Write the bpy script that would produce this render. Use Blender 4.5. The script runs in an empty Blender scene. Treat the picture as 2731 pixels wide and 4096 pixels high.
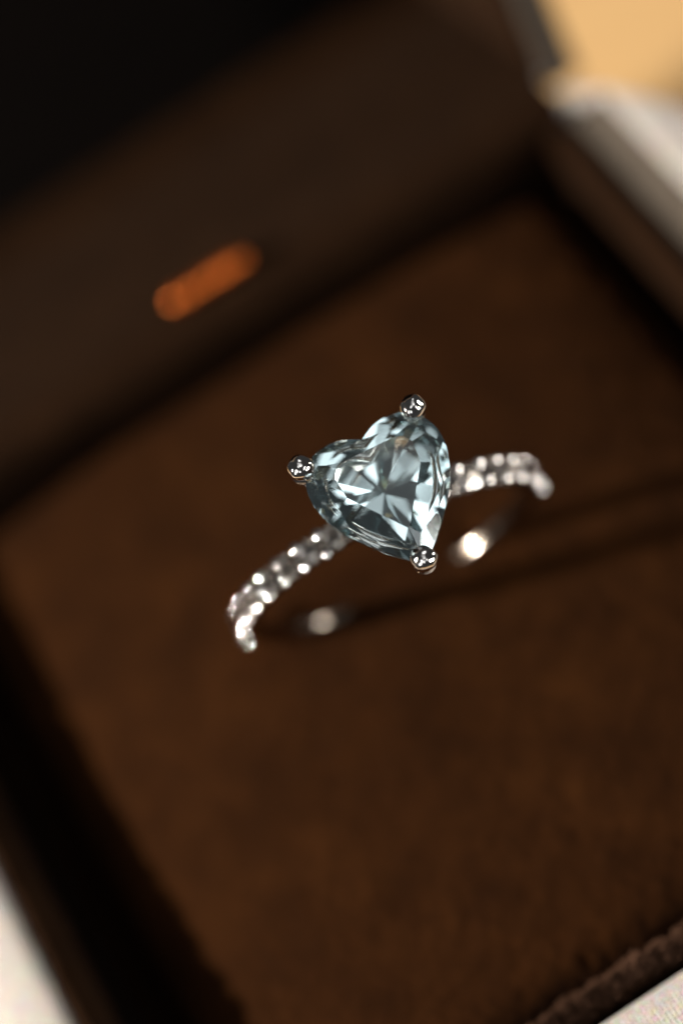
import bpy, bmesh, math, random
from mathutils import Vector, Matrix, noise
random.seed(7)
R = math.radians
scene = bpy.context.scene
COL = scene.collection
scene.unit_settings.scale_length = 0.01          # one unit is a centimetre

# ------------------------------------------------------------------ camera
cam = bpy.data.cameras.new('camera')
cam_o = bpy.data.objects.new('camera', cam); COL.objects.link(cam_o)
right = Vector((0.84167, -0.47785, -0.25149)); up = Vector((0.53698, 0.69157, 0.4831)); back = Vector((-0.05693, -0.54166, 0.83867))
mw = Matrix((right, up, back)).transposed().to_4x4()
mw.translation = Vector((-0.91, -7.848, 13.409))
cam_o.matrix_world = mw
cam.sensor_fit = 'HORIZONTAL'; cam.sensor_width = 24.0; cam.lens = 79.1
cam.clip_start = 0.1; cam.clip_end = 500
cam.dof.use_dof = True; cam.dof.focus_distance = 12.98; cam.dof.aperture_fstop = 0.081
cam.dof.aperture_blades = 0
scene.camera = cam_o

# ------------------------------------------------------------------ world, lamps, exposure
w = bpy.data.worlds.new('World'); scene.world = w; w.use_nodes = True
w.node_tree.nodes['Background'].inputs[0].default_value = (0.97, 0.99, 1.0, 1)
w.node_tree.nodes['Background'].inputs[1].default_value = 0.035
FOCUS = Vector((0.07, -0.78, 2.0))
def lamp(name, direction, dist, size, power, color, size_y=None, target=FOCUS):
    l = bpy.data.lights.new(name, 'AREA'); l.energy = power; l.color = color; l.size = size
    if size_y: l.shape = 'RECTANGLE'; l.size_y = size_y
    else: l.shape = 'DISK'
    o = bpy.data.objects.new(name, l); COL.objects.link(o)
    d = Vector(direction).normalized()
    o.location = target + d * dist
    o.rotation_euler = d.to_track_quat('Z', 'Y').to_euler()
    return o
lamp('key_lamp', (-0.92, 0.18, 0.35), 42, 1.9, 50000, (1.0, 0.92, 0.82))
lamp('side_lamp', (0.62, -0.75, 0.22), 50, 10, 9500, (1.0, 0.95, 0.88))
lamp('right_arm_fill', (0.97, -0.10, 0.20), 50, 9, 9500, (1.0, 0.95, 0.88))  # unseen fill, added to brighten the right arm of the ring
lamp('ceiling_lamp', (0.16, -0.04, 0.98), 60, 30, 0.5 * math.pi * 840, (0.98, 0.99, 1.0), 28)
# unseen fill lamps, added to brighten the heart stone, round and above the box
for d, rad in (((-0.66, -0.38, 0.64), 2.1), ((-0.38, -0.66, 0.64), 2.5), ((0.38, -0.66, 0.64), 2.7), ((-0.82, -0.39, 0.42), 2.5), ((-0.17, -0.30, 0.94), 1.3),
               ((0.17, -0.30, 0.94), 1.5), ((0.44, 0.37, 0.82), 1.8)):
    lamp('gem_fill', d, 60, 16, rad * math.pi * math.pi * 64, (0.97, 0.99, 1.0))
scene.view_settings.view_transform = 'Standard'; scene.view_settings.look = 'None'
scene.view_settings.exposure = 0.0; scene.view_settings.gamma = 1.0
scene.view_settings.use_curve_mapping = False
cy = scene.cycles
cy.max_bounces = 24; cy.transmission_bounces = 20; cy.glossy_bounces = 10; cy.diffuse_bounces = 3; cy.transparent_max_bounces = 12
cy.caustics_reflective = False; cy.caustics_refractive = False; cy.blur_glossy = 0.0
cy.sample_clamp_indirect = 12; cy.use_adaptive_sampling = False
cy.use_denoising = True

# ------------------------------------------------------------------ material helpers
def new_mat(name):
    m = bpy.data.materials.new(name); m.use_nodes = True
    nt = m.node_tree
    return m, nt, nt.nodes['Principled BSDF']
def N(nt, t, **kw):
    n = nt.nodes.new(t)
    for k, v in kw.items(): setattr(n, k, v)
    return n
def ramp(nt, fac, stops):
    r = N(nt, 'ShaderNodeValToRGB'); e = r.color_ramp.elements
    while len(e) < len(stops): e.new(0.5)
    for el, (p, c) in zip(e, stops): el.position = p; el.color = (*c, 1)
    nt.links.new(fac, r.inputs[0]); return r.outputs[0]
def tex_coord(nt): return N(nt, 'ShaderNodeTexCoord').outputs['Object']
def noise_tex(nt, co, scale, detail=4, rough=0.6):
    n = N(nt, 'ShaderNodeTexNoise'); n.inputs['Scale'].default_value = scale
    n.inputs['Detail'].default_value = detail; n.inputs['Roughness'].default_value = rough
    nt.links.new(co, n.inputs['Vector']); return n.outputs['Fac']
def bump(nt, h, strength, dist, normal=None):
    b = N(nt, 'ShaderNodeBump'); b.inputs['Strength'].default_value = strength; b.inputs['Distance'].default_value = dist
    nt.links.new(h, b.inputs['Height'])
    if normal: nt.links.new(normal, b.inputs['Normal'])
    return b.outputs['Normal']

def velvet(name, dark, mid, light, sheen=0.35, tint=(0.55, 0.42, 0.32)):
    m, nt, p = new_mat(name); co = tex_coord(nt)
    big = noise_tex(nt, co, 1.9, 5, 0.62)
    fine = noise_tex(nt, co, 34, 5, 0.8)
    mix = N(nt, 'ShaderNodeMath', operation='MULTIPLY_ADD'); mix.inputs[1].default_value = 0.6
    nt.links.new(fine, mix.inputs[0]); 
    sc = N(nt, 'ShaderNodeMath', operation='MULTIPLY'); sc.inputs[1].default_value = 0.45
    nt.links.new(big, sc.inputs[0]); nt.links.new(sc.outputs[0], mix.inputs[2])
    c = ramp(nt, mix.outputs[0], [(0.36, dark), (0.53, mid), (0.70, light)])
    nt.links.new(c, p.inputs['Base Color'])
    p.inputs['Roughness'].default_value = 0.95; p.inputs['Specular IOR Level'].default_value = 0.05
    p.inputs['Sheen Weight'].default_value = sheen; p.inputs['Sheen Roughness'].default_value = 0.45
    p.inputs['Sheen Tint'].default_value = (*tint, 1)
    nt.links.new(bump(nt, noise_tex(nt, co, 55, 3, 0.8), 0.9, 0.03), p.inputs['Normal'])
    return m
M_VELVET = velvet('brown_velvet', (0.012, 0.0037, 0.0007), (0.028, 0.0087, 0.0017), (0.050, 0.0165, 0.0034), 0.02, (0.35, 0.2, 0.1))
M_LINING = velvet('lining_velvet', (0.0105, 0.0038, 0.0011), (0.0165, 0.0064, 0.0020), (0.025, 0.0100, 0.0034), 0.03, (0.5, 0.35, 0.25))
M_PILE = velvet('velvet_fibre', (0.030, 0.013, 0.007), (0.075, 0.036, 0.021), (0.13, 0.066, 0.042), 0.1, (0.5, 0.35, 0.25))
M_PANEL_SHADE = velvet('shaded_panel', (0.0025, 0.0014, 0.001), (0.003, 0.0017, 0.0012), (0.004, 0.0022, 0.0015), 0.0)  # shade inside the open lid, put into a near-black colour

def pearl_fabric():
    m, nt, p = new_mat('pearl_fabric'); co = tex_coord(nt)
    mp = N(nt, 'ShaderNodeMapping'); nt.links.new(co, mp.inputs[0])
    wv = N(nt, 'ShaderNodeTexWave', wave_type='BANDS', bands_direction='X'); wv.inputs['Scale'].default_value = 11
    wv.inputs['Distortion'].default_value = 0.6; wv.inputs['Detail Scale'].default_value = 6
    wy = N(nt, 'ShaderNodeTexWave', wave_type='BANDS', bands_direction='Y'); wy.inputs['Scale'].default_value = 11
    wy.inputs['Distortion'].default_value = 0.6; wy.inputs['Detail Scale'].default_value = 6
    for t in (wv, wy): nt.links.new(mp.outputs[0], t.inputs[0])
    ad = N(nt, 'ShaderNodeMath', operation='MULTIPLY'); nt.links.new(wv.outputs['Fac'], ad.inputs[0]); nt.links.new(wy.outputs['Fac'], ad.inputs[1])
    vo = N(nt, 'ShaderNodeTexVoronoi'); vo.inputs['Scale'].default_value = 48; nt.links.new(co, vo.inputs['Vector'])
    base = ramp(nt, noise_tex(nt, co, 30, 3), [(0.35, (0.64, 0.58, 0.53)), (0.65, (0.78, 0.73, 0.68))])
    mx = N(nt, 'ShaderNodeMix', data_type='RGBA', blend_type='MULTIPLY'); mx.inputs[0].default_value = 0.3
    nt.links.new(base, mx.inputs[6]); nt.links.new(vo.outputs['Color'], mx.inputs[7])
    rib = ramp(nt, ad.outputs[0], [(0.0, (0.62, 0.58, 0.54)), (0.45, (1, 1, 1))])
    m2 = N(nt, 'ShaderNodeMix', data_type='RGBA', blend_type='MULTIPLY'); m2.inputs[0].default_value = 0.8
    nt.links.new(mx.outputs[2], m2.inputs[6]); nt.links.new(rib, m2.inputs[7])
    nt.links.new(m2.outputs[2], p.inputs['Base Color'])
    p.inputs['Roughness'].default_value = 0.55; p.inputs['Sheen Weight'].default_value = 0.2
    n1 = bump(nt, ad.outputs[0], 0.55, 0.012)
    nt.links.new(bump(nt, vo.outputs['Distance'], 0.4, 0.01, n1), p.inputs['Normal'])
    return m
M_PEARL = pearl_fabric()
M_EDGE = velvet('lid_edge_shaded', (0.07, 0.056, 0.044), (0.085, 0.068, 0.054), (0.10, 0.08, 0.065), 0.0)  # pearl lid edge, its dim shade put into a darker colour
M_CARD = velvet('taupe_card', (0.085, 0.068, 0.052), (0.100, 0.081, 0.063), (0.115, 0.095, 0.075), 0.15, (0.6, 0.55, 0.5))

def metal(name, col, rough):
    m, nt, p = new_mat(name); co = tex_coord(nt)
    p.inputs['Metallic'].default_value = 1; p.inputs['Base Color'].default_value = (*col, 1)
    r = ramp(nt, noise_tex(nt, co, 18, 5, 0.7), [(0.4, (rough * .6,) * 3), (0.7, (rough * 1.7,) * 3)])
    nt.links.new(r, p.inputs['Roughness'])
    nt.links.new(bump(nt, noise_tex(nt, co, 35, 3), 0.06, 0.01), p.inputs['Normal'])
    return m
M_GOLD = metal('white_gold', (0.86, 0.82, 0.79), 0.06)
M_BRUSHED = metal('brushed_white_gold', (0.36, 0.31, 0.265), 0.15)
M_SEAT = metal('bright_cut_gold', (0.90, 0.85, 0.80), 0.12)
M_COPPER = metal('copper', (0.74, 0.17, 0.03), 0.34)

def crystal(name, tint, ior, rough=0.0):
    m = bpy.data.materials.new(name); m.use_nodes = True; nt = m.node_tree; nt.nodes.clear()
    out = N(nt, 'ShaderNodeOutputMaterial'); prev = None
    g = N(nt, 'ShaderNodeBsdfGlass'); g.inputs['Color'].default_value = (*tint, 1)
    g.inputs['Roughness'].default_value = rough; g.inputs['IOR'].default_value = ior; prev = g.outputs[0]
    nt.links.new(prev, out.inputs['Surface']); return m
M_GEM = crystal('pale_aqua_crystal', (0.922, 0.974, 0.980), 1.74)
M_DIAMOND = crystal('diamond', (0.985, 0.975, 0.965), 2.40, 0.035)

def wood():
    m, nt, p = new_mat('honey_wood'); co = tex_coord(nt)
    mp = N(nt, 'ShaderNodeMapping'); mp.inputs['Scale'].default_value = (0.15, 1.2, 1); nt.links.new(co, mp.inputs[0])
    c = ramp(nt, noise_tex(nt, mp.outputs[0], 1.5, 6, 0.6), [(0.3, (0.62, 0.38, 0.165)), (0.7, (0.70, 0.45, 0.20))])
    nt.links.new(c, p.inputs['Base Color']); p.inputs['Roughness'].default_value = 0.5
    nt.links.new(bump(nt, noise_tex(nt, mp.outputs[0], 6, 4), 0.1, 0.02), p.inputs['Normal'])
    return m
M_WOOD = wood()

# ------------------------------------------------------------------ object helpers
def obj(name, bm, mat, parent=None, smooth=True):
    me = bpy.data.meshes.new(name)
    bmesh.ops.recalc_face_normals(bm, faces=bm.faces)
    bm.to_mesh(me); bm.free()
    for p in me.polygons: p.use_smooth = smooth
    me.materials.append(mat)
    o = bpy.data.objects.new(name, me); COL.objects.link(o); o.parent = parent
    return o
def empty(name, label, cat, loc=(0, 0, 0)):
    o = bpy.data.objects.new(name, None); COL.objects.link(o); o.location = loc
    o.empty_display_size = 0.2; o['label'] = label; o['category'] = cat
    return o
def loft(bm, rings, close_ring=True, cap0=False, cap1=False):
    vs = [[bm.verts.new(p) for p in r] for r in rings]
    n = len(vs[0])
    for a, b in zip(vs, vs[1:]):
        for i in range(n if close_ring else n - 1):
            j = (i + 1) % n
            bm.faces.new((a[i], a[j], b[j], b[i]))
    if cap0: bm.faces.new(vs[0][::-1])
    if cap1: bm.faces.new(vs[-1])
    return vs
def rrect(cx, cyy, hx, hy, r, z, n=10):
    pts = []
    for (sx, sy, a0) in ((1, 1, 0), (-1, 1, 90), (-1, -1, 180), (1, -1, 270)):
        for k in range(n + 1):
            a = R(a0 + 90 * k / n)
            pts.append((cx + sx * (hx - r) + r * math.cos(a), cyy + sy * (hy - r) + r * math.sin(a), z))
    return pts
def tube(bm, pts, radii, n=16, cap=True):
    rings = []
    pts = [Vector(p) for p in pts]
    ref = Vector((0.3, 0.7, 0.1)).normalized()
    for i, p in enumerate(pts):
        t = (pts[min(i + 1, len(pts) - 1)] - pts[max(i - 1, 0)]).normalized()
        x = ref.cross(t).normalized(); y = t.cross(x)
        rings.append([p + radii[i] * (x * math.cos(2 * math.pi * k / n) + y * math.sin(2 * math.pi * k / n)) for k in range(n)])
    return loft(bm, rings, True, cap, cap)
def box(bm, lo, hi, bev=0.0):
    b2 = bmesh.new(); bmesh.ops.create_cube(b2, size=1)
    for v in b2.verts: v.co = Vector([(lo[i] + hi[i]) / 2 + v.co[i] * (hi[i] - lo[i]) for i in range(3)])
    if bev: bmesh.ops.bevel(b2, geom=b2.edges[:], offset=bev, segments=4, profile=0.5, affect='EDGES')
    me = bpy.data.meshes.new('tmp'); b2.to_mesh(me); b2.free(); bm.from_mesh(me); bpy.data.meshes.remove(me)

# ------------------------------------------------------------------ table top
bm = bmesh.new()
g = bmesh.ops.create_grid(bm, x_segments=4, y_segments=4, size=12)
for v in bm.verts: v.co.z = -3.6
t = obj('table_top', bm, M_WOOD); t['kind'] = 'structure'; t['label'] = 'honey coloured wooden table top beyond the box'

# ------------------------------------------------------------------ ring box
BX, BY, HX, HY = 0.045, -0.34, 3.335, 3.09     # inner edge of the pearl rim
rb = empty('ring_box', 'open square jewellery box, pearl white outside with brown velvet lining', 'box', (BX, BY, -3.6))
OFF = Vector((-BX, -BY, 3.6))
def boxpart(name, bm, mat, parent=rb, smooth=True):
    for v in bm.verts: v.co += OFF
    return obj(name, bm, mat, parent, smooth)
bm = bmesh.new()
prof = [(-0.03, 0.18), (0.0, 0.26), (0.03, 0.285), (0.10, 0.295), (0.42, 0.285), (0.50, 0.26), (0.545, 0.21), (0.56, 0.14), (0.56, -3.5), (0.52, -3.58)]
loft(bm, [rrect(BX, BY - max(o, 0) * 0.50, HX + o, HY + o - max(o, 0) * 0.50, 0.25 + max(o, -0.05) * 1.9, z) for o, z in prof], True, False, True)
boxpart('base_shell', bm, M_PEARL)
# taupe card liner between rim and velvet
bm = bmesh.new()
sect = [(0.012, 0.255), (-0.012, 0.272), (-0.035, 0.262), (-0.09, 0.215), (-0.18, 0.15), (-0.26, 0.09), (-0.29, 0.02), (-0.29, -0.1)]
loft(bm, [[Vector((BX + HX + o, y, z)) for o, z in sect] for y in (-3.35, -2, -1, 0, 1, 2, 2.66)], False)
boxpart('card_liner', bm, M_CARD)
# velvet roll and inner wall
bm = bmesh.new()
prof = [(-0.02, 0.06), (-0.03, 0.17), (-0.055, 0.215), (-0.09, 0.225), (-0.125, 0.20), (-0.155, 0.15), (-0.172, 0.08), (-0.18, 0.0), (-0.175, -0.15), (-0.16, -0.9)]
LX, LHX, LHY = BX - 0.14, HX - 0.14, HY - 0.02      # the lining sits a little off centre
rings = []
fine = []
for (a, b) in zip(prof, prof[1:]):
    for k in range(3): fine.append((a[0] + (b[0] - a[0]) * k / 3, a[1] + (b[1] - a[1]) * k / 3))
fine.append(prof[-1])
def rrect_dense(hx, hy, r, z, step=0.05):
    pts = rrect(LX, BY + 0.06, hx, hy, max(r, 0.02), z, 8)
    return pts
def densify(pts, cnt):
    # resample the closed ring with the same count on each side so that rings correspond
    out = []; n = len(pts)
    for i in range(n):
        a = Vector(pts[i]); b = Vector(pts[(i + 1) % n])
        m = cnt if (i % 9 == 8) else 1
        for k in range(m): out.append(a + (b - a) * k / m)
    return out
for o, z in fine:
    rg = densify(rrect_dense(LHX + o, LHY + o, 0.27 + o * 0.5, z), 220)
    rr = []
    for p in rg:
        s = 0.016 * (noise.noise(p * 9) + 0.9 * noise.noise(p * 20) + 0.5 * noise.noise(p * 41)) if o < -0.025 else 0
        d = Vector((p.x - LX, p.y - BY, 0)).normalized()
        near = 1.6 if p.y < BY - 2.8 else 1.0
        rr.append(p - d * s * near + Vector((0, 0, s * near + 0.062 - 0.12 * (p.x + 3.2) / 6.4)))
    rings.append(rr)
loft(bm, rings)
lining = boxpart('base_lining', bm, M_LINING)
# short pile fibres along the near roll, where the lens nearly resolves them
bm = bmesh.new()
rnd = random.Random(3)
for k in range(14000):
    x = rnd.uniform(-1.6, 1.2); u = rnd.random()
    i = min(int(u * 6.999), 6); f = u * 7 - i
    o = prof[i][0] + (prof[i + 1][0] - prof[i][0]) * f; z = prof[i][1] + (prof[i + 1][1] - prof[i][1]) * f
    base = Vector((x, BY + 0.06 - (LHY + o), z + 0.062 - 0.12 * (x + 3.2) / 6.4))
    nrm = Vector((rnd.gauss(0, .35), 0.3 + u * 0.7 + rnd.gauss(0, .35), 0.9 - u * 0.6 + rnd.gauss(0, .3))).normalized()
    cl = noise.noise(Vector((x * 14, u * 3, 1.7)))
    ln = 0.055 * (1 + 0.9 * cl) * rnd.uniform(.6, 1.3); side = nrm.orthogonal().normalized() * 0.007
    a = bm.verts.new(base - side); b = bm.verts.new(base + side); c = bm.verts.new(base + nrm * ln + Vector((cl * 0.02, 0, 0)))
    d = bm.verts.new(base + nrm.cross(side).normalized() * 0.006)
    bm.faces.new((a, b, c)); bm.faces.new((b, d, c)); bm.faces.new((d, a, c))
pile = boxpart('velvet_pile', bm, M_PILE, lining, False); pile['kind'] = 'stuff'
# floor of the inside
bm = bmesh.new(); box(bm, (BX - HX + .2, BY - HY + .2, -0.95), (BX + HX - .2, BY + HY - .2, -0.85), 0.01)
boxpart('base_floor', bm, M_LINING)
# velvet flap over the hinge side
bm = bmesh.new()
sect = [(2.60, 0.18), (2.63, 0.27), (2.70, 0.315), (2.85, 0.327), (2.92, 0.325), (2.99, 0.318), (3.06, 0.28)]
rings = []
for k in range(61):
    x = BX - 3.05 + 6.1 * k / 60
    rings.append([Vector((x, y, z + 0.006 * noise.noise(Vector((x * 3, y * 4, 0))))) for y, z in sect])
loft(bm, rings, False)
boxpart('hinge_flap', bm, M_LINING)
# hinge barrel: knuckles on a pin, with its leaf
HYY, HZZ = 2.93, 0.40
bm = bmesh.new()
for k in range(4):
    x0 = -0.17 + k * 0.155
    tube(bm, [(x0, HYY, HZZ), (x0 + .008, HYY, HZZ), (x0 + .142, HYY, HZZ), (x0 + .15, HYY, HZZ)], [0.055, 0.07, 0.07, 0.055], 20)
hinge = boxpart('hinge', bm, M_COPPER)
bm = bmesh.new(); tube(bm, [(-0.19, HYY, HZZ), (0.47, HYY, HZZ)], [0.035, 0.035], 16)
boxpart('hinge_pin', bm, M_COPPER, hinge)
bm = bmesh.new(); box(bm, (-0.16, HYY + .01, 0.331), (0.44, HYY + .14, 0.345), 0.004)
boxpart('hinge_leaf', bm, M_COPPER, hinge)

# lid, swung open past upright about the hinge line
LD, LW, LL = 2.20, 3.12, 6.75                     # depth, half width, length
def lid_part(name, bm, mat, parent=rb, smooth=True):
    m = Matrix.Translation((BX, 2.95, 0.315)) @ Matrix.Rotation(R(-112), 4, 'X')
    bmesh.ops.transform(bm, matrix=m, verts=bm.verts)
    return boxpart(name, bm, mat, parent, smooth)
bm = bmesh.new()
box(bm, (-LW - .15, -LL, LD + .06), (LW + .1, 0.12, LD + .22), 0.05)
lid = lid_part('lid', bm, M_PEARL)
bm = bmesh.new(); box(bm, (LW, -LL, 0.0), (LW + .25, 0.15, LD + .24), 0.05); lid_part('lid_side', bm, M_EDGE, lid)
bm = bmesh.new(); box(bm, (-LW, -LL, 0.02), (LW, -LL + .15, LD + .058), 0.04); lid_part('lid_front', bm, M_PEARL, lid)
bm = bmesh.new(); box(bm, (-LW, 0.012, 0.02), (LW, 0.12, LD + .058), 0.03); lid_part('lid_back', bm, M_PEARL, lid)
bm = bmesh.new()
nx, ny = 60, 40
grid = [[bm.verts.new((-LW + 2 * LW * i / nx, 0.005 - 0.05 * math.sin(math.pi * j / ny) - 0.012 * noise.noise(Vector((i * .3, j * .4, 0))) - 0.32 * (1 - math.sqrt(max(0, 1 - max(0, (j / ny - .82) / .18) ** 2))), 0.03 + (LD - 0.03) * j / ny)) for j in range(ny + 1)] for i in range(nx + 1)]
for i in range(nx):
    for j in range(ny): bm.faces.new((grid[i][j], grid[i + 1][j], grid[i + 1][j + 1], grid[i][j + 1]))
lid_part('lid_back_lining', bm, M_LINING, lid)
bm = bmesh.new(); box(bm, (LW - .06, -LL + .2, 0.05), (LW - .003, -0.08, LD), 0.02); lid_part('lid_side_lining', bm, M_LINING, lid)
bm = bmesh.new(); box(bm, (-LW + .01, -LL + .16, LD), (LW - .01, -0.01, LD + .055), 0.02); lid_part('lid_panel', bm, M_PANEL_SHADE, lid)

# ------------------------------------------------------------------ cushion
CX, CY, CHX, CHY = 0.0, -0.275, 2.78, 2.825
cu = None
bm = bmesh.new()
n = 260
RHO = R(-6.46)
def cushion_z(x, y):
    dx = CHX - abs(x - CX); dy = CHY - abs(y - CY)
    d = min(dx, dy)
    rr = 0.30
    if dx < rr and dy < rr: d = rr - math.hypot(rr - dx, rr - dy)
    d = max(d, 0.0)
    z = 0.0
    if d < rr: z = -0.50 * (1 - math.sqrt(max(0.0, 1 - (1 - d / rr) ** 2)))
    z += 0.33 * math.exp(-(((x + 0.1) / 1.9) ** 2 + ((y + 0.1) / 1.9) ** 2)) - 0.03
    z -= 0.075 * max(0.0, (abs(x - CX) - 1.1)) ** 2
    a = x * math.cos(RHO) + y * math.sin(RHO); b = -x * math.sin(RHO) + y * math.cos(RHO)
    e = max(0.0, min(1.0, (0.80 - abs(a)) / 0.2)); e = e * e * (3 - 2 * e)
    z -= 0.09 * e * math.exp(-((b / 0.13) ** 4)) + 0.025 * e * math.exp(-((b / 0.3) ** 2))
    v = Vector((x, y, 0))
    return z + 0.010 * noise.noise(v * 5) + 0.0105 * noise.noise(v * 11) + 0.0085 * noise.noise(v * 22) + 0.02 * noise.noise(v * 1.3)
vs = [[None] * (n + 1) for _ in range(n + 1)]
for i in range(n + 1):
    for j in range(n + 1):
        x = CX - CHX + 2 * CHX * i / n; y = CY - CHY + 2 * CHY * j / n
        vs[i][j] = bm.verts.new((x, y, cushion_z(x, y)))
for i in range(n):
    for j in range(n): bm.faces.new((vs[i][j], vs[i + 1][j], vs[i + 1][j + 1], vs[i][j + 1]))
# skirt down to the floor
edge = [vs[i][0] for i in range(n + 1)] + [vs[n][j] for j in range(1, n + 1)] + [vs[i][n] for i in range(n - 1, -1, -1)] + [vs[0][j] for j in range(n - 1, 0, -1)]
low = [bm.verts.new((v.co.x, v.co.y, -0.85)) for v in edge]
for k in range(len(edge)):
    q = (k + 1) % len(edge); bm.faces.new((edge[k], low[k], low[q], edge[q]))
cu = obj('ring_cushion', bm, M_VELVET)
cu['label'] = 'brown velvet cushion with a slot, filling the box under the ring'; cu['category'] = 'cushion'

# ------------------------------------------------------------------ gem cutting
def heart_outline(s, ys, m=46):
    half = [(0, .62), (.09, .685), (.25, .77), (.45, .80), (.68, .745), (.86, .595), (.97, .38), (.99, .16), (.94, -.07), (.835, -.31), (.67, -.55), (.47, -.78), (.26, -.985), (.1, -1.12), (0, -1.17)]
    P = [Vector((x, y, 0)) for x, y in half]
    out = []
    for i in range(len(P) - 1):
        p0 = P[i - 1] if i > 0 else Vector((-P[1].x * 0.2, P[0].y - (P[1].y - P[0].y), 0)); p1 = P[i]; p2 = P[i + 1]
        p3 = P[i + 2] if i + 2 < len(P) else P[-1] + (P[-1] - P[-2])
        for k in range(4):
            t = k / 4
            out.append(0.5 * ((2 * p1) + (p2 - p0) * t + (2 * p0 - 5 * p1 + 4 * p2 - p3) * t * t + (3 * p1 - p0 - 3 * p2 + p3) * t ** 3))
    out.append(P[-1])
    left = [Vector((-p.x, p.y, 0)) for p in out[1:-1]][::-1]
    return [(p.x * s, p.y * s * ys) for p in out + left]
def cut_stone(outline, planes, zmin, zmax):
    bm = bmesh.new()
    loft(bm, [[(x, y, zmin) for x, y in outline], [(x, y, zmax) for x, y in outline]], True, True, True)
    for no, d in planes:
        no = Vector(no).normalized()
        bmesh.ops.bisect_plane(bm, geom=bm.verts[:] + bm.edges[:] + bm.faces[:], dist=1e-6, plane_co=no * d, plane_no=no, clear_outer=True)
        be = [e for e in bm.edges if e.is_boundary]
        if be: bmesh.ops.holes_fill(bm, edges=be, sides=0)
    bmesh.ops.remove_doubles(bm, verts=bm.verts, dist=2e-5)
    bmesh.ops.triangulate(bm, faces=[f for f in bm.faces if len(f.verts) > 4])
    return bm
def support(outline, phi):
    c, s = math.cos(phi), math.sin(phi)
    return max(x * c + y * s for x, y in outline)
def plane_through(phi, theta, dist, z):
    n = (math.sin(theta) * math.cos(phi), math.sin(theta) * math.sin(phi), math.cos(theta))
    return n, math.sin(theta) * dist + math.cos(theta) * z

S, YS = 0.4293, 1.0575
OUT = heart_outline(S, YS)
planes = []
CH = 0.104; GT = 0.016
planes.append(((0, 0, 1), CH))
main_c = [90, 48, 12, -22, -48, -90]
main_c = main_c + [180 - a for a in main_c if a not in (90, -90)]
half_c = [72, 30, -5, -36, -66]; half_c += [180 - a for a in half_c]
for a in main_c:
    dist = support(OUT, R(a)) - (0.045 if a == 90 else 0.0)
    planes.append(plane_through(R(a), R(35 if a != -90 else 30), dist, GT))
for a in half_c:
    planes.append(plane_through(R(a), R(43), support(OUT, R(a)) - (0.02 if abs(a - 90) < 25 else 0.004), GT))
for a in half_c:
    hd = support(OUT, R(a)) - CH / math.tan(R(37)) - 0.03
    planes.append(plane_through(R(a), R(21), hd - 0.012, CH))
SEED = 57
DEP = 0.41; CUL = Vector((0.01, -0.03))
def pav(a, f, z0):
    d = support(OUT, R(a)); c = CUL.x * math.cos(R(a)) + CUL.y * math.sin(R(a))
    th = math.atan2(DEP * f, d - c)
    n = (math.sin(th) * math.cos(R(a)), math.sin(th) * math.sin(R(a)), -math.cos(th))
    return n, math.sin(th) * d - math.cos(th) * z0
grnd = random.Random(SEED)
for a in [90, 52, 16, -20, -52, 232, 200, 164, 128]: planes.append(pav(a + grnd.uniform(-5, 5), grnd.uniform(0.86, 1.12), -GT))
for a in [70, 34, -3, -36, -72, 252, 216, 183, 146, 108]: planes.append(pav(a + grnd.uniform(-5, 5), grnd.uniform(1.14, 1.34), -GT))
gem_bm = cut_stone(OUT, planes, -0.6, 0.4)

# small round brilliant
def round_stone(r):
    nseg = 32
    o = [(r * math.cos(2 * math.pi * k / nseg), r * math.sin(2 * math.pi * k / nseg)) for k in range(nseg)]
    pl = [((0, 0, 1), 0.32 * r)]
    for k in range(8):
        a = 2 * math.pi * k / 8
        pl.append(plane_through(a, R(34), r, 0.03 * r))
        pl.append(plane_through(a + math.pi / 16, R(41), r * .995, 0.03 * r)); pl.append(plane_through(a - math.pi / 16, R(41), r * .995, 0.03 * r))
        pl.append(plane_through(a + math.pi / 8, R(21), r * .60, 0.32 * r))
        th = R(41); pl.append(((math.sin(th) * math.cos(a), math.sin(th) * math.sin(a), -math.cos(th)), math.sin(th) * r + math.cos(th) * 0.03 * r))
    return cut_stone(o, pl, -1.5 * r, r)

# ------------------------------------------------------------------ ring
ring = empty('diamond_ring', 'white gold ring with pale blue heart stone and diamond band, standing in cushion slot', 'ring')
rho, lam, tau = R(-6.46), R(17.07), R(3.52)
Q = Matrix.Rotation(rho, 4, 'Z') @ Matrix.Rotation(lam, 4, 'X') @ Matrix.Rotation(tau, 4, 'Y')
Q.translation = Vector((0.028, -0.303, 0.969))
ring.matrix_world = Q
H = 1.593; GO = Vector((0.058, 0.001, H))
# shank
bm = bmesh.new(); rings = []
for k in range(160):
    a = 2 * math.pi * k / 160                      # 0 at the top
    top = max(0.0, math.cos(a))
    lower = max(0.0, -math.cos(a))
    ro = 1.055 - 0.004 * top; ri = 0.930
    wd = 0.062 + 0.012 * lower
    if abs(a) < R(116) or a > R(244): ro -= 0.0
    else: ro += 0.02
    cr = (ro + ri) / 2; hr = (ro - ri) / 2; rg = []
    for j in range(20):
        b = 2 * math.pi * j / 20; c, s = math.cos(b), math.sin(b)
        ex = 0.55 if c > 0 else 1.0                # flat outside, comfort fit inside
        px = math.copysign(abs(c) ** ex, c) * hr + cr; py = math.copysign(abs(s) ** (0.55 if c > 0 else 0.8), s) * wd
        rg.append((px * math.sin(a), py, px * math.cos(a)))
    rings.append(rg)
rings.append(rings[0]); loft(bm, rings); bmesh.ops.remove_doubles(bm, verts=bm.verts, dist=1e-5)
obj('shank', bm, M_BRUSHED, ring)
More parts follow.
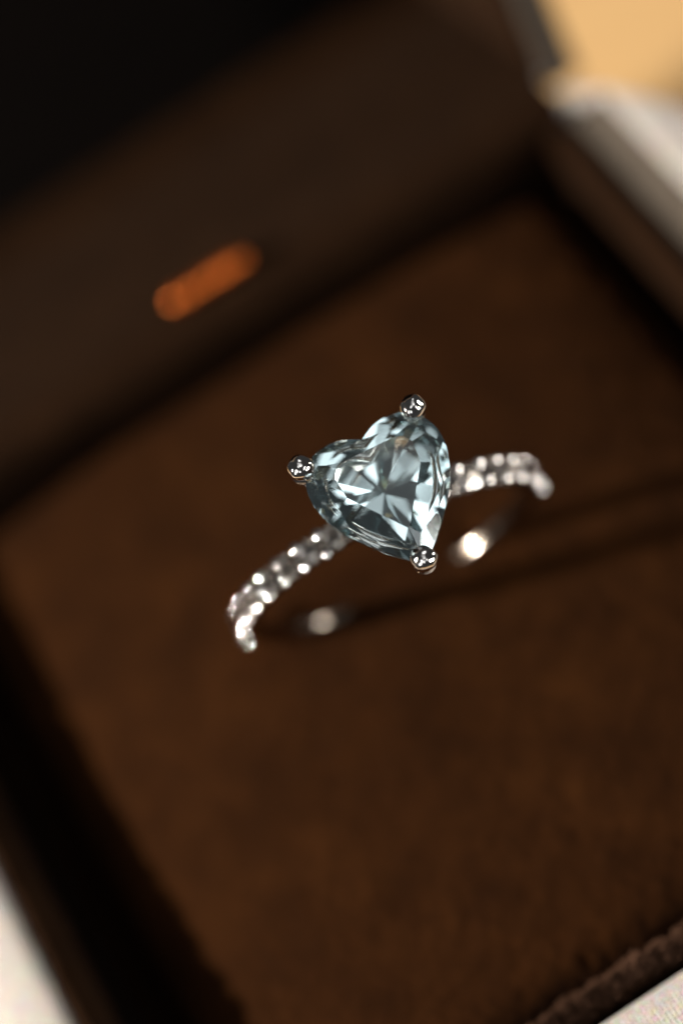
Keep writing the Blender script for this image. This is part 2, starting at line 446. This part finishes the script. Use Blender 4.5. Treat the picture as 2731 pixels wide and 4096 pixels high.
# bright-cut seat strips that carry the small stones
for side in (-1, 1):
    bm = bmesh.new(); rings = []
    for k in range(41):
        a = side * R(12 + 86 * k / 40); rg = []
        for px, py in ((1.040, -.066), (1.058, -.060), (1.062, -.03), (1.062, .03), (1.058, .060), (1.040, .066)):
            rg.append((px * math.sin(a), py, px * math.cos(a)))
        rings.append(rg)
    loft(bm, rings, True, True, True); obj('stone_seat', bm, M_SEAT, ring)
# heart stone
gem = obj('heart_stone', gem_bm, M_GEM, ring, False); gem.location = GO
gem['label'] = 'pale icy blue faceted heart cut stone'
# prongs
def prong(px, py, base):
    bm = bmesh.new()
    tip = Vector((GO.x + px, GO.y + py, H + 0.045)); d = Vector((px, py, 0)).normalized()
    foot = tip + d * 0.0; 
    low = Vector((GO.x + px * base, GO.y + py * base, 1.03))
    pts = []; rad = []
    for k in range(13):
        t = k / 12
        p = low.lerp(Vector((GO.x + px + d.x * 0.012, GO.y + py + d.y * 0.012, H - 0.04)), t)
        p += d * 0.03 * math.sin(math.pi * t)
        pts.append(p); rad.append(0.050 + 0.018 * t)
    obj_pts = pts[:]
    tube(bm, obj_pts, rad, 24)
    o = obj('prong', bm, M_GOLD, ring)
    bm = bmesh.new(); bmesh.ops.create_uvsphere(bm, u_segments=40, v_segments=24, radius=0.078)
    for v in bm.verts:
        v.co += v.co.normalized() * 0.007 * noise.noise(v.co * 18 + tip * 5)
        v.co.z *= 0.90 + 0.1 * px; v.co += d * (v.co.dot(d) * (0.10 if v.co.dot(d) < 0 else -0.06)); v.co += tip + d * 0.012
    obj('prong_tip', bm, M_GOLD, o)
prong(-0.90 * S, 0.63 * S * YS, 0.35)
prong(0.80 * S, 0.70 * S * YS, 0.35)
prong(0.0, -1.135 * S * YS, 0.30)
# gallery rail below the girdle
bm = bmesh.new()
pts = [(GO.x + x * 0.70, GO.y + y * 0.70, H - 0.19) for x, y in OUT[::2]]
nP = len(pts); rings = []
for i in range(nP):
    p = Vector(pts[i]); t = (Vector(pts[(i + 1) % nP]) - Vector(pts[i - 1])).normalized(); x = Vector((0, 0, 1)); y = t.cross(x)
    rings.append([p + 0.032 * (x * math.cos(2 * math.pi * k / 12) * 1.4 + y * math.sin(2 * math.pi * k / 12)) for k in range(12)])
rings.append(rings[0]); loft(bm, rings)
obj('gallery_rail', bm, M_GOLD, ring)
# collar joining setting and shank
bm = bmesh.new()
rings = []
for z, rx, ry in ((1.0, .16, .085), (1.06, .17, .09), (1.12, .16, .11), (1.14, .15, .12), (1.155, .12, .10)):
    rings.append([(GO.x * .6 + rx * math.cos(2 * math.pi * k / 32), ry * math.sin(2 * math.pi * k / 32), z) for k in range(32)])
loft(bm, rings, True, True, True)
obj('setting_collar', bm, M_GOLD, ring)
# accent diamonds and their beads
SR = 0.087; stone_me = None; bead_me = None
PITCH = 9.3; START = 17.0
for side in (-1, 1):
    for k in range(9 if side < 0 else 8):
        a = R(side * (START + PITCH * k)); rad = 1.076
        m = Matrix.Rotation(a, 4, 'Y') @ Matrix.Translation((0, 0, rad)) @ Matrix.Rotation(R(random.uniform(0, 45)), 4, 'Z') @ Matrix.Rotation(R(random.gauss(0, 7)), 4, 'X')
        if stone_me is None:
            o = obj('accent_stone', round_stone(SR), M_DIAMOND, ring, False); stone_me = o.data
        else:
            o = bpy.data.objects.new('accent_stone', stone_me); COL.objects.link(o); o.parent = ring
        o.matrix_local = m
        for sy in (-1, 1):
            a2 = R(side * (START + PITCH * (k + 0.5)))
            pos = (Matrix.Rotation(a2, 4, 'Y') @ Vector((0, sy * 0.066, 1.084)))
            nrm = (Matrix.Rotation(a2, 4, 'Y') @ Vector((0, sy * 0.25, 1))).normalized()
            lean = Vector((-0.63, 0.0, 0.78)) if side < 0 else (Vector((0.31, -0.52, 0.80)) if sy < 0 else Vector((0.59, -0.21, 0.78)))
            nrm = nrm.lerp(lean, 0.7 if side < 0 else 0.9)      # burnished beads lean towards the lamp glints, tilt set so each one flashes
            nrm = (nrm + Vector((random.gauss(0, .05), random.gauss(0, .05), random.gauss(0, .05)))).normalized()
            mb = Matrix.Translation(pos) @ nrm.to_track_quat('Z', 'Y').to_matrix().to_4x4()
            if bead_me is None:
                bm = bmesh.new(); bmesh.ops.create_uvsphere(bm, u_segments=24, v_segments=14, radius=0.040)
                for v in bm.verts: v.co.z *= 0.40 if v.co.z > 0 else 1.0
                o = obj('bead', bm, M_GOLD, ring); bead_me = o.data
            else:
                o = bpy.data.objects.new('bead', bead_me); COL.objects.link(o); o.parent = ring
            o.matrix_local = mb
